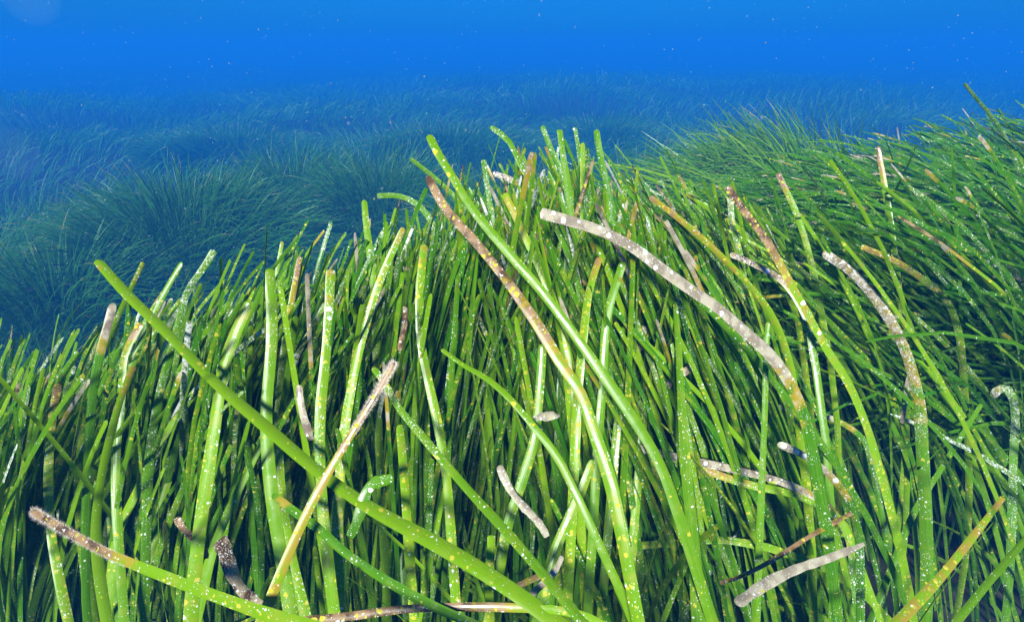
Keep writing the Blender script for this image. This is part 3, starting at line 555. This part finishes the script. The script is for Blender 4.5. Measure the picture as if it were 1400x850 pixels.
def grow(root, L, lx, ly, W, face, S_=14, droop=0.25, wob=0.10, seed=0):
    """N blades: root (N,3), length, lean, width, facing azimuth -> P (N,S,3), W (N,S), side (N,S,3)."""
    r = np.random.default_rng(seed)
    n = len(root)
    s = np.linspace(0, 1, S_) if S_ < 10 else np.interp(np.linspace(0, 1, S_), np.linspace(0, 1, len(SVALS)), SVALS)
    lean = np.hypot(lx, ly); az = np.arctan2(ly, lx)
    th0 = lean * 0.55 + np.abs(r.normal(0, 0.05, n))
    k = lean * 0.75 + droop * r.uniform(0.2, 1.6, n) ** 2
    th = th0[:, None] + k[:, None] * s[None] ** 1.6
    th = np.minimum(th, 2.3)
    a = az[:, None] + r.normal(0, wob, n)[:, None] * np.sin(s[None] * 3 + r.uniform(0, 6, n)[:, None]) * 2
    d = np.stack([np.sin(th) * np.cos(a), np.sin(th) * np.sin(a), np.cos(th)], -1)
    ds = np.diff(s)
    P = np.zeros((n, S_, 3)); P[:, 0] = root
    P[:, 1:] = root[:, None] + np.cumsum((d[:, 1:] + d[:, :-1]) / 2 * ds[None, :, None], 1) * L[:, None, None]
    fa = face[:, None] + r.normal(0, 0.85, n)[:, None] * s[None] ** 1.3
    fv = np.stack([np.cos(fa), np.sin(fa), np.zeros_like(fa)], -1)
    side = np.cross(d, fv); side /= np.linalg.norm(side, axis=-1, keepdims=True) + 1e-9
    rr = np.minimum(r.choice([0.12, 0.3, 0.55, 1.2, 2.5], n) * W / L, 0.4)[:, None]
    t = np.clip((s[None] - (1 - rr)) / rr, 0, 1)
    Wd = W[:, None] * np.maximum(np.sqrt(np.maximum(1 - t * t, 0)), 0.02) * ((0.72 + 0.28 * smooth(0, 0.35, s)) * (1 - 0.38 * smooth(0.62, 1.0, s)))[None]
    if S_ < 10: Wd = W[:, None] * np.interp(s, [0, .2, .75, 1], [.7, 1, .9, .12])[None]
    return P, Wd, side, s

def join_blades(name, P, W, side, s, rnd, dead, white, yellow, mat):
    """All blades as ONE mesh of open, slightly creased ribbons."""
    n, S_, _ = P.shape
    T = np.gradient(P, axis=1); T /= np.linalg.norm(T, axis=-1, keepdims=True) + 1e-12
    nrm = np.cross(side, T)
    pr = profile(False); K = 3
    V = P[:, :, None] + side[:, :, None] * (pr[None, None, :, :1] * W[:, :, None, None] / 2) + nrm[:, :, None] * (pr[None, None, :, 1:] * W[:, :, None, None] * 0.16)
    base = np.arange(n)[:, None, None] * (S_ * K) + np.arange(S_ - 1)[None, :, None] * K + np.arange(K - 1)[None, None]
    Q = np.stack([base, base + 1, base + K + 1, base + K], -1).reshape(-1, 4)
    Ltot = np.linalg.norm(np.diff(P, axis=1), axis=-1).sum(1)
    u = pr[None, None, :, 0] * W[:, :, None] / 2
    v = np.broadcast_to((s[None] * Ltot[:, None])[:, :, None], (n, S_, K))
    uv = np.stack([u, v], -1).reshape(-1, 2)
    ex = lambda a: np.broadcast_to(a[:, :, None] if a.ndim == 2 else a[:, None, None], (n, S_, K)).reshape(-1)
    att = {'rnd': ex(rnd), 'dead': ex(dead), 'white': ex(white), 'yellow': ex(yellow), 'along': ex(np.broadcast_to(s[None], (n, S_)))}
    return make_mesh(name, V.reshape(-1, 3), Q, mat, att, uv)

def pebble_points(n, y0, y1, margin, seed):
    """Root places inside the wedge the photo sees."""
    r = np.random.default_rng(seed)
    out = np.zeros((0, 2))
    while len(out) < n:
        y = np.sqrt(r.uniform(y0**2 * .6, y1**2, n)); x = r.uniform(-1, 1, n) * (1.02 * y1 + margin)
        ok = (np.abs(x) < 0.95 * y + margin) & (y > y0)
        out = np.vstack([out, np.stack([x, y], -1)[ok]])
    return out[:n]

def leaf_values(n, s, r, age):
    """Colour values of n blades: rnd, dead (n,S), white (n,S), yellow."""
    rnd = np.clip(r.beta(1.5, 2.4, n) * 0.95 + age * .1, 0, 1)
    dd = np.where(r.random(n) < 0.10, r.uniform(0.25, 1.0, n), r.uniform(0, .12, n))
    ext = 0.03 + 0.22 * dd * r.random(n)
    dead = (dd * 1.2)[:, None] * smooth(0, 1, np.clip((s[None] - 1 + ext[:, None]) / ext[:, None], 0, 1) * 1.0)
    w0 = r.uniform(0.0, 0.13, n) + np.where(r.random(n) < 0.15, r.uniform(.3, .95, n), 0)
    white = w0[:, None] * np.clip(0.35 + 0.9 * s[None] ** 1.5, 0, 1.2)
    yellow = np.where(r.random(n) < 0.42, r.uniform(.4, 1, n), r.uniform(0, .25, n))
    return rnd, dead, white, yellow

NEAR_SHOOTS = 2300
roots = np.vstack([pebble_points(NEAR_SHOOTS, 0.46, 1.95, 0.42, 5), pebble_points(1200, 0.46, 0.95, 0.42, 6)])
xt = pebble_points(1400, 0.40, 1.4, 1.1, 9)               # the bed goes on beyond both sides of the view
roots = np.vstack([roots, xt[(np.abs(xt[:, 0]) > 0.95 * xt[:, 1] + 0.42) & ((xt[:, 0] > 0) | (xt[:, 1] > .75))]])
# the thicket gives way to the hollow: fewer shoots beyond the edge of the mound on the open side
far_edge = 0.95 + 0.32 * smooth(-0.5, 0.3, roots[:, 0]) + 0.7 * smooth(0.3, 1.0, roots[:, 0])
keep = roots[:, 1] < far_edge + 0.15 * rng.normal(size=len(roots))
roots = roots[keep]
# hollow of bare, shaded ground low on one side
hx, hy = 0.52, 0.78
hol = np.hypot((roots[:, 0] - hx) / 0.20, (roots[:, 1] - hy) / 0.14) < 1
roots = roots[~(hol & (rng.random(len(roots)) < 0.75))]
NS = len(roots)
per = rng.integers(4, 7, NS)
sid = np.repeat(np.arange(NS), per); NL = len(sid)
order_in = np.concatenate([np.arange(p) for p in per])
sr = np.random.default_rng(21)
lx, ly = lean_field(roots[:, 0], roots[:, 1])
lx = lx + sr.normal(0, 0.05, NS); ly = ly + sr.normal(0, 0.06, NS)
rz = ground(roots[:, 0], roots[:, 1]) - 0.01
root3 = np.stack([roots[sid, 0] + sr.normal(0, .006, NL), roots[sid, 1] + sr.normal(0, .006, NL), rz[sid]], -1)
Ls = canopy_len(roots[:, 0], roots[:, 1])[sid] * (1.02 - 0.055 * order_in) * sr.uniform(.85, 1.06, NL)
# shoots nearest the camera stand lower so that the view over them stays open
Ls *= 0.94 + 0.06 * smooth(0.40, 0.62, roots[sid, 1])
face = (sr.normal(-math.pi / 2, 0.55, NS)[sid] + sr.normal(0, .35, NL))
W0 = sr.uniform(0.0046, 0.0084, NL)
# the top of the thicket, as the photo shows it: each blade is cut to the height the meadow has there
RIDGE = ([-300, 0, 150, 300, 450, 560, 650, 760, 850, 1000, 1150, 1300, 1500], [520, 490, 440, 375, 340, 285, 235, 225, 235, 235, 225, 200, 180])
LX, LY = lx[sid] + sr.normal(0, .05, NL), ly[sid] + sr.normal(0, .06, NL)
RJ = np.maximum(sr.normal(2, 34, NL), -60) + sr.exponential(55, NL)
for it in range(9):
    P, Wd, SD, sv = grow(root3, Ls, LX, LY, W0, face, 17, 0.10, 0.10, 31)
    px_, py_, _d = project(P)
    over = ((py_ < np.interp(px_, *RIDGE) + RJ[:, None]) & (_d > .1)).any(1)
    Ls = np.where(over, Ls * .93, Ls)
rnd, dead, white, yellow = leaf_values(NL, sv, sr, 0)
pts = samples(P, Wd, SD, (-.3, .3), 4)
bad = blocks(pts, 13)
# blades that lie quite across the sweep of their neighbours are left out
ti = project(P[:, -1]); mi = project(P[:, 9])
slope_ = (ti[0] - mi[0]) / np.maximum(mi[1] - ti[1], 8)
want = np.interp(mi[0], [0, 350, 600, 800, 1100, 1400], [.38, .25, .02, -.15, -.65, -1.0])
bad |= (np.abs(slope_ - want) > .42) & (sr.random(NL) < .93)
# the dark hollow low on the swept side stays open
qx, qy, qd = project(pts)
inside = ((((qx - 1240) / 150) ** 2 + ((qy - 710) / 95) ** 2 < 1) & (qd < 1.2)).sum(1)
bad |= (inside > 20) & (sr.random(NL) < .93)
# nothing may hang right in front of the lens
tooclose = (np.linalg.norm(P - np.array([0, 0, CAM_Z]), axis=-1) < 0.48 + 0.20 * smooth(.02, .35, P[..., 0])).any(1)
ok = ~(bad | tooclose)
P, Wd, SD, rnd, dead, white, yellow, sid = P[ok], Wd[ok], SD[ok], rnd[ok], dead[ok], white[ok], yellow[ok], sid[ok]
NL = len(P)

# which shoots show largest: a coarse depth buffer with shoot ids
pts = samples(P, Wd, SD, (-.35, 0, .35), 4)
cx, cy, dd, okk = cells(pts)
zb = hero_z.copy(); np.minimum.at(zb, (cy[okk], cx[okk]), dd[okk])
vis = okk & (dd <= zb[cy, cx] + 0.002)
seen_leaf = vis.sum(1)
score = np.bincount(sid, seen_leaf, NS)
sx = np.bincount(sid, (vis * cx).sum(1), NS) / np.maximum(score, 1) * BS
sy = np.bincount(sid, (vis * cy).sum(1), NS) / np.maximum(score, 1) * BS
N_OWN = 205
own = set(np.argsort(-score)[:N_OWN].tolist())

# ------------------------------------------------------------------ build: leading shoots and loose pieces
def dome(c, n, t, r, h=0.16, seg=9):
    """A small flattened bump as verts and tris around c with outward normal n."""
    b = np.cross(n, t); b /= np.linalg.norm(b) + 1e-9; t = np.cross(b, n)
    rr = r * np.random.default_rng(int(abs(c[0]) * 1e6) % 9999).uniform(.85, 1.12, seg)
    a = np.linspace(0, 2 * math.pi, seg, endpoint=False)
    ring = lambda k, z: c + (np.cos(a) * rr * k)[:, None] * t + (np.sin(a) * rr * k)[:, None] * b + n * z * r
    V = np.vstack([ring(1, -0.1), ring(.75, h * .75), [c + n * h * r]])
    F = []
    for i in range(seg):
        j = (i + 1) % seg
        F += [(i, j, seg + j), (i, seg + j, seg + i), (seg + i, seg + j, 2 * seg)]
    return V, np.array(F)

def on_leaf(lf, tip_frac, u):
    """Point, normal, tangent on the face a leaf shows, at a share of the visible length from the tip."""
    n = lf.nvis; Pv = lf.P[::-1][:n]
    i = tip_frac * (n - 1) if False else np.interp(tip_frac, lf.t, np.arange(n))
    k = int(min(i, n - 2)); f = i - k
    p = Pv[k] * (1 - f) + Pv[k + 1] * f
    sd_ = lf.side[::-1][k]; T = Pv[k + 1] - Pv[k]; T /= np.linalg.norm(T)
    nrm = np.cross(sd_, T); nrm /= np.linalg.norm(nrm)
    v = np.array([0, 0, CAM_Z]) - p
    if nrm @ v < 0: nrm = -nrm
    w_ = lf.W[::-1][k]
    return p + sd_ * u * w_ + nrm * w_ * 0.045 * (1 - (2 * u) ** 2 * .6), nrm, T, w_

def crusts(lf, obj):
    o = lf.spec[4]
    d = np.linalg.norm(lf.C[0] - np.array([0, 0, CAM_Z]))
    lst = [(a, u, px, M_CRUST, 'white_crust') for a, u, px in o.get('big', [])]
    hr = np.random.default_rng(len(lf.spec[1]) * 7 + int(lf.C[0, 0] * 1000) % 977)
    ny = int(np.mean(np.atleast_1d(o['yellow'])) * 4)
    lst += [(hr.uniform(.04, .95), hr.uniform(-.32, .32), hr.uniform(3.0, 5.5), M_YELLOW, 'yellow_spot') for _ in range(ny)]
    nw = int(np.mean(np.atleast_1d(o['white'])) * 3)
    lst += [(hr.uniform(.02, .9) ** 1.3, hr.uniform(-.42, .42), hr.uniform(2.0, 3.8), M_CRUST, 'white_crust') for _ in range(nw)]
    for a, u, px, m, nm in lst:
        c, n, T, w_ = on_leaf(lf, a, u)
        r = min(px / 2 * d / FPX, w_ * .46)
        V, F = dome(c, n, T, r)
        q = new_obj(nm, make_mesh(nm, V, F, m), None)
        q.parent = obj

def fuzz(lf, obj, share, n=1300):
    hr = np.random.default_rng(3 + int(share * 100))
    V = []; F = []
    for _ in range(n):
        a = hr.uniform(0, 1) ** 1.4 * share
        u = hr.choice([-.5, .5]) * hr.uniform(.7, 1) if hr.random() < .7 else hr.uniform(-.5, .5)
        c, nn, T, w_ = on_leaf(lf, a, u)
        sd_ = np.cross(nn, T)
        d = sd_ * np.sign(u) * -np.sign(np.dot(np.cross(nn, T), sd_)) + nn * hr.uniform(-.2, 1) + T * hr.normal(0, .5)
        c0, _, _, _ = on_leaf(lf, a, 0)
        out = c - c0; out /= np.linalg.norm(out) + 1e-9
        d = out + nn * hr.uniform(-.1, .8) + T * hr.normal(0, .45); d /= np.linalg.norm(d)
        l = hr.uniform(.0008, .0034) * (1.2 - a / share * .7)
        k = np.cross(d, nn); k /= np.linalg.norm(k) + 1e-9
        i = len(V); V += [c - k * 0.00008, c + k * 0.00008, c + d * l + np.array([0, 0, hr.normal(0, .0005)])]; F.append((i, i + 1, i + 2))
    q = new_obj('fuzz', make_mesh('fuzz', np.array(V), np.array(F), M_FUZZ), None)
    q.parent = obj; q['kind'] = 'stuff'

GROUP_NEAR = 'seagrass shoots of the near thicket'
GROUP_DEAD = 'loose dead leaf pieces caught in the thicket'
cr = np.random.default_rng(77)
hero_pos = []
for hi, (lf, rooted) in enumerate(heroes):
    short, label, vp, wpx, o = lf.spec
    hero_pos.append((short, np.array(vp, float)))
    base = lf.P[0]
    if rooted:
        e = empty('seagrass_shoot', base, label, 'seagrass', GROUP_NEAR)
        leaf = new_obj('leaf', lf.mesh(), e)
    else:
        mid = lf.P[len(lf.P) // 2]
        e = empty('dead_leaf', mid, label, 'dead leaf', GROUP_DEAD)
        if o['dead'] == 0: e.name = 'loose_leaf'; e['category'] = 'leaf'
        leaf = new_obj('leaf', lf.mesh(), e)
    leaf['label'] = short[4:] if short.startswith('the ') else short
    crusts(lf, leaf)
    if 'fuzz' in o: fuzz(lf, leaf, o['fuzz'])
    if not rooted: continue
    # younger leaves of the same shoot
    made = 0
    for _ in range(10):
        if made == 2: break
        l = np.array([np.linalg.norm(np.diff(lf.P, axis=0), axis=1).sum() * cr.uniform(.45, .75)])
        a, b = lean_field(base[0], base[1])
        p, wd, sd_, s_ = grow(base[None] + cr.normal(0, .004, (1, 3)) * (1, 1, 0), l, np.array([a + cr.normal(0, .2)]), np.array([b + cr.normal(0, .2)]), np.array([.0085]), np.array([cr.normal(-1.57, .5)]), 17, .2, .1, hi * 20 + _)
        if blocks(samples(p, wd, sd_, (-.3, .3), 4), 6)[0] or (np.linalg.norm(p - np.array([0, 0, CAM_Z]), axis=-1) < 0.38).any(): continue
        r_, d_, w_, y_ = leaf_values(1, s_, cr, 0)
        new_obj('leaf', Leaf(p[0], wd[0], sd_[0], r_[0], d_[0], w_[0], y_[0]).mesh(), e)
        made += 1

# ------------------------------------------------------------------ build: the other shoots that show, then the rest as one mass
ORD = ['', 'second ', 'third ', 'fourth ', 'fifth ', 'sixth ', 'seventh ', 'eighth ', 'ninth ', 'tenth ', 'eleventh ', 'twelfth ']
def describe(i):
    L = np.where(sid == i)[0]; L = L[np.argsort(-seen_leaf[L])]
    k = L[:3]; wgt = seen_leaf[k] + .01
    av = lambda a: float((a[k].reshape(len(k), -1).max(1) * wgt).sum() / wgt.sum())
    t = float((rnd[k] * wgt).sum() / wgt.sum())
    tone = 'dark green' if t < .36 else 'mid-green' if t < .5 else 'light green' if t < .62 else 'yellow-green'
    d_, w_, y_ = av(dead), av(white), av(yellow)
    mark = 'brown-tipped' if d_ > .55 else 'white-speckled' if w_ > .5 else 'yellow-spotted' if y_ > .55 else 'plain'
    best = min(((np.min(np.hypot(vp[:, 0] - sx[i], vp[:, 1] - sy[i])), s) for s, vp in hero_pos))
    return tone, mark, best[1], best[0]
cand = [(i, *describe(i)) for i in sorted(own, key=lambda i: -score[i]) if score[i] > 0]
byk = {}
for c in cand: byk.setdefault(c[1:4], []).append(c)
label_of = {}
for (tone, mark, near), lst in byk.items():
    lst.sort(key=lambda c: c[4])
    for k, c in enumerate(lst):
        o_ = ORD[min(k, len(ORD) - 1)]
        label_of[c[0]] = f'{mark} {tone} shoot, {o_}nearest of its kind to {near}' if len(lst) > 1 else f'{mark} {tone} seagrass shoot standing close to {near}'
for i in sorted(label_of):
    L = np.where(sid == i)[0]
    e = empty('seagrass_shoot', (roots[i, 0], roots[i, 1], rz[i]), label_of[i], 'seagrass', GROUP_NEAR)
    for j in L:
        new_obj('leaf', Leaf(P[j], Wd[j], SD[j], rnd[j], dead[j], white[j], yellow[j]).mesh(), e)

rest = np.array([s not in label_of for s in sid])
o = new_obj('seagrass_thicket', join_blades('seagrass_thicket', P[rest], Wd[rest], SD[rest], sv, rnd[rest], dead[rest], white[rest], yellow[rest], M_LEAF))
tag(o, 'remaining thin green seagrass leaves filling the near thicket', None, None, 'stuff')

# ------------------------------------------------------------------ the meadow behind
def blades_at(xy, L, lx, ly, W, S_, seed, droop):
    r = np.random.default_rng(seed)
    n = len(xy)
    root = np.stack([xy[:, 0], xy[:, 1], ground(xy[:, 0], xy[:, 1]) - 0.01], -1)
    P, Wd, SD, s = grow(root, L, lx, ly, W, r.uniform(0, 6.28, n), S_, droop, 0.15, seed)
    rnd = r.beta(1.6, 2.6, n); dead = (np.where(r.random(n) < .10, .9, 0))[:, None] * smooth(.8, 1, s)[None]
    white = np.zeros((n, S_)); yellow = r.uniform(0, .4, n)
    return P, Wd, SD, s, rnd, dead, white, yellow

CLUMPS = [  # photo px of the top, depth, radius, height, label
 (245, 232, 3.6, .80, .26, 'rounded seagrass hummock in the blue hollow, biggest of the mounds behind the long slanting leaf'),
 (405, 205, 4.6, .60, .26, 'hazy seagrass hummock just behind and beside the biggest rounded one'),
 (60, 330, 2.9, .45, .16, 'low dim seagrass hummock at the photo edge beside the biggest rounded one'),
 (520, 205, 4.2, .50, .18, 'blue-green hummock with swept leaves, beyond the arched white-specked leaf'),
 (710, 235, 3.4, .45, .14, 'hummock of swirling leaves behind the tall leaf tips at the thicket top'),
 (925, 195, 3.9, .62, .26, 'pale blue-green hummock between the tall leaf tips and the swept slope'),
 (640, 180, 6.2, .75, .25, 'faint far hummock right above the highest yellow-tipped leaf'),
 (330, 185, 6.8, .80, .25, 'faint far hummock above the two hazy mounds in the hollow'),
 (850, 160, 7.2, .85, .25, 'farthest faint hummock near the blue horizon'),
 (1110, 152, 2.6, .42, .36, 'tall teal seagrass hummock rising against open water behind the green slope'),
]
clump_xy = []
for ci, (px, py, d, rad, hgt, label) in enumerate(CLUMPS):
    k_ = 1.12 if ci < 6 else 1.5 if ci < 9 else 1.0
    rad = rad * k_; d = d * k_
    c = unproject(px, py, d)
    clump_xy.append((c[0], c[1], rad, hgt, c[2]))
_ground0 = ground
def ground(x, y):
    g = _ground0(x, y)
    for X, Y, rad, hgt, top in clump_xy:
        r2 = ((np.asarray(x) - X) ** 2 + (np.asarray(y) - Y) ** 2) / rad ** 2
        base = top - 0.48
        g = np.maximum(g, np.where(r2 < 2.2, base - 0.46 * r2 * rad, -9))
    return g
bpy.data.objects.remove(bpy.data.objects['seabed'])
build_seabed()

for ci, (X, Y, rad, hgt, top) in enumerate(clump_xy):
    r = np.random.default_rng(400 + ci)
    n = int(4600 * (rad / .7) ** 2 / max(1, (Y / 4) ** .8))
    n = int(np.clip(n, 2600, 6500))
    a = r.uniform(0, 6.28, n); q = np.sqrt(r.random(n)) * 1.15
    xy = np.stack([X + np.cos(a) * q * rad, Y + np.sin(a) * q * rad], -1)
    lx_ = np.cos(a) * q * 1.1 + .25 * vnoise(xy[:, 0] * 1.2, xy[:, 1] * 1.2, 8) + .22 + r.normal(0, .09, n)
    ly_ = np.sin(a) * q * 1.1 - .05 + r.normal(0, .09, n)
    if ci == 9: lx_, ly_ = -.62 + .3 * np.cos(a) * q + r.normal(0, .12, n), -.1 + .2 * np.sin(a) * q + r.normal(0, .1, n)
    b = blades_at(xy, r.uniform(.42, .68, n), lx_, ly_, r.uniform(.0045, .0068, n) * max(1, Y / 5.0), 9, 500 + ci, .75)
    e = empty('seagrass_clump', (X, Y, float(ground(X, Y))), CLUMPS[ci][5], 'seagrass clump', 'seagrass hummocks behind the thicket')
    q_ = new_obj('leaves', join_blades('leaves', *b, M_LEAF if ci == 9 else M_FAR_DIMMED), e)
    q_['kind'] = 'stuff'

def meadow(n, y0, y1, S_, seed, wide):
    r = np.random.default_rng(seed)
    y = y0 * (y1 / y0) ** (r.random(n) ** .8)
    x = r.uniform(-1, 1, n) * (1.0 * y + 1.0)
    e = 0.95 + 0.32 * smooth(-0.5, 0.3, x) + 0.7 * smooth(0.3, 1.0, x)
    k = y > e - .05
    for X, Y, rad, hgt, top in clump_xy:
        k &= ((x - X) ** 2 + (y - Y) ** 2) > rad ** 2
    x, y = x[k], y[k]; n = len(x)
    fx = .6 * vnoise(x * .8, y * .8, 11) + .25 - .75 * smooth(.4, 1.2, x) * (1 - smooth(2.5, 4, y)) + r.normal(0, .10, n)
    fy = .5 * vnoise(x * .8, y * .8, 12) + r.normal(0, .10, n)
    L = r.uniform(.40, .66, n) + .16 * smooth(.3, 1.0, x) * (1 - smooth(2.2, 3.5, y))
    W = r.uniform(.0048, .0070, n) * np.maximum(1, y / 5.0) * wide
    return blades_at(np.stack([x, y], -1), L, fx, fy, W, S_, seed, .75)
b1 = meadow(18000, 1.0, 7.0, 9, 61, 1.0)
b2 = meadow(30000, 6.5, 45.0, 6, 62, 1.15)
o = new_obj('seagrass_meadow', join_blades('seagrass_meadow', *b1, M_FAR_DIMMED))
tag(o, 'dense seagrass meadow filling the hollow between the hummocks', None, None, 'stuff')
o = new_obj('seagrass_meadow', join_blades('seagrass_meadow', *b2, M_FAR_DIMMED))
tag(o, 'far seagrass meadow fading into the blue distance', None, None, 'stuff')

# swept slope on the open side: its own dense bank of thin blades
def slope():
    r = np.random.default_rng(91)
    n = 8000
    y = .82 * (2.4 / .82) ** r.random(n); x = r.uniform(.35, 3.4, n)
    k = (x < 0.98 * y + 1.15) & (x > .50 + .20 * (y - 1))
    x, y = x[k], y[k]; n = len(x)
    fx = -.42 - .30 * smooth(.7, 1.5, x) + .22 * vnoise(x * 3, y * 3, 13) + r.normal(0, .14, n)
    fy = -.1 + .2 * vnoise(x * 3, y * 3, 14) + r.normal(0, .10, n)
    L = r.uniform(.85, 1.2, n)
    root = np.stack([x, y, ground(x, y) - .01], -1)
    wd_, fc_, rj_ = r.uniform(.0050, .0078, n), r.normal(-1.57, .7, n), r.exponential(60, n) - 12
    for it in range(8):
        P, Wd, SD, s = grow(root, L, fx, fy, wd_, fc_, 12, .27, .07, 92)
        qx, qy, qd = project(P)
        over = (qy < np.interp(qx, [800, 950, 1050, 1150, 1250, 1400, 1500], [300, 250, 218, 190, 168, 142, 130]) + rj_[:, None]).any(1)
        L = np.where(over, L * .92, L)
    v = leaf_values(n, s, r, 0)
    bad = blocks(samples(P, Wd, SD, (-.3, .3), 4), 10)
    qx, qy, qd = project(samples(P, Wd, SD, (0,), 3))
    k = ~bad & ~(((((qx - 1240) / 150) ** 2 + ((qy - 710) / 95) ** 2 < 1).sum(1) > 3) & (r.random(n) < .9))
    o = new_obj('seagrass_bank', join_blades('seagrass_bank', P[k], Wd[k], SD[k], s, v[0][k] * .30, v[1][k], v[2][k] * .6, v[3][k] * .5, M_LEAF))  # greens lowered: the weaker light on the bank is painted into its blades
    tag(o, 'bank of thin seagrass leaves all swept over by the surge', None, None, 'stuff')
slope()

# ------------------------------------------------------------------ drifting specks
def specks(name, n, seed, rlo, rhi, mat, label, dlo, dhi):
    r = np.random.default_rng(seed)
    y = dlo * (dhi / dlo) ** r.random(n)
    x = r.uniform(-1, 1, n) * (y * 1.05 + .2)
    z = CAM_Z + y * r.uniform(-.75, .20, n)
    z = np.minimum(z, 1.55)
    k = z > ground(x, y) + .35
    c = np.stack([x, y, z], -1)[k]; n = len(c)
    rad = (rlo * (rhi / rlo) ** (r.random(n) ** 2.2)) * np.sqrt(y[k])
    oc = np.array([(1, 0, 0), (-1, 0, 0), (0, 1, 0), (0, -1, 0), (0, 0, 1), (0, 0, -1)], float)
    of = np.array([(0, 2, 4), (2, 1, 4), (1, 3, 4), (3, 0, 4), (2, 0, 5), (1, 2, 5), (3, 1, 5), (0, 3, 5)])
    V = c[:, None] + oc[None] * rad[:, None, None] * r.uniform(.5, 1.5, (n, 6, 1))
    F = (np.arange(n)[:, None, None] * 6 + of[None]).reshape(-1, 3)
    o = new_obj(name, make_mesh(name, V.reshape(-1, 3), F, mat))
    tag(o, label, None, None, 'stuff')
specks('marine_snow', 5200, 301, .00035, .0015, M_SNOW, 'tiny white specks drifting in the water', .45, 5)
specks('drifting_floc', 120, 302, .0010, .0030, M_FLOC, 'small brownish flecks drifting in the blue water', 1.0, 5)

# ------------------------------------------------------------------ two out-of-focus backscatter specks, each made up as a soft volume blob
def backscatter(px, py, d, r, dens, label):
    import bmesh
    bm = bmesh.new(); bmesh.ops.create_icosphere(bm, subdivisions=4, radius=1.0)
    for v in bm.verts:
        v.co = Vector((v.co.x * 1.0, v.co.y * .9, v.co.z * 1.1)) * r
    me = bpy.data.meshes.new('backscatter_blob'); bm.to_mesh(me); bm.free()
    m, n_ = mat_new('backscatter'); pv_ = n_.nodes.new('ShaderNodeVolumePrincipled')
    pv_.inputs['Color'].default_value = (.45, .75, .92, 1); pv_.inputs['Density'].default_value = dens
    o_ = n_.nodes.new('ShaderNodeOutputMaterial'); n_.links.new(pv_.outputs[0], o_.inputs['Volume'])
    me.materials.append(m)
    o = new_obj('backscatter_blob', me); o.location = unproject(px, py, d)
    tag(o, label, 'silt puff')
backscatter(18, 210, 1.3, .055, .6, 'pale out-of-focus backscatter blob drifting over the hummocks')
backscatter(40, -8, 1.3, .060, .7, 'whitish out-of-focus backscatter blob high up in the open blue water')

M_BLUR = plain_material('faint_floc', (0.40, 0.48, 0.52), 0.9, 0.2, 300, None, 0.10)
specks('drifting_floc', 160, 303, .0018, .0050, M_BLUR, 'faint pale flocs drifting close by in the water', .9, 3)
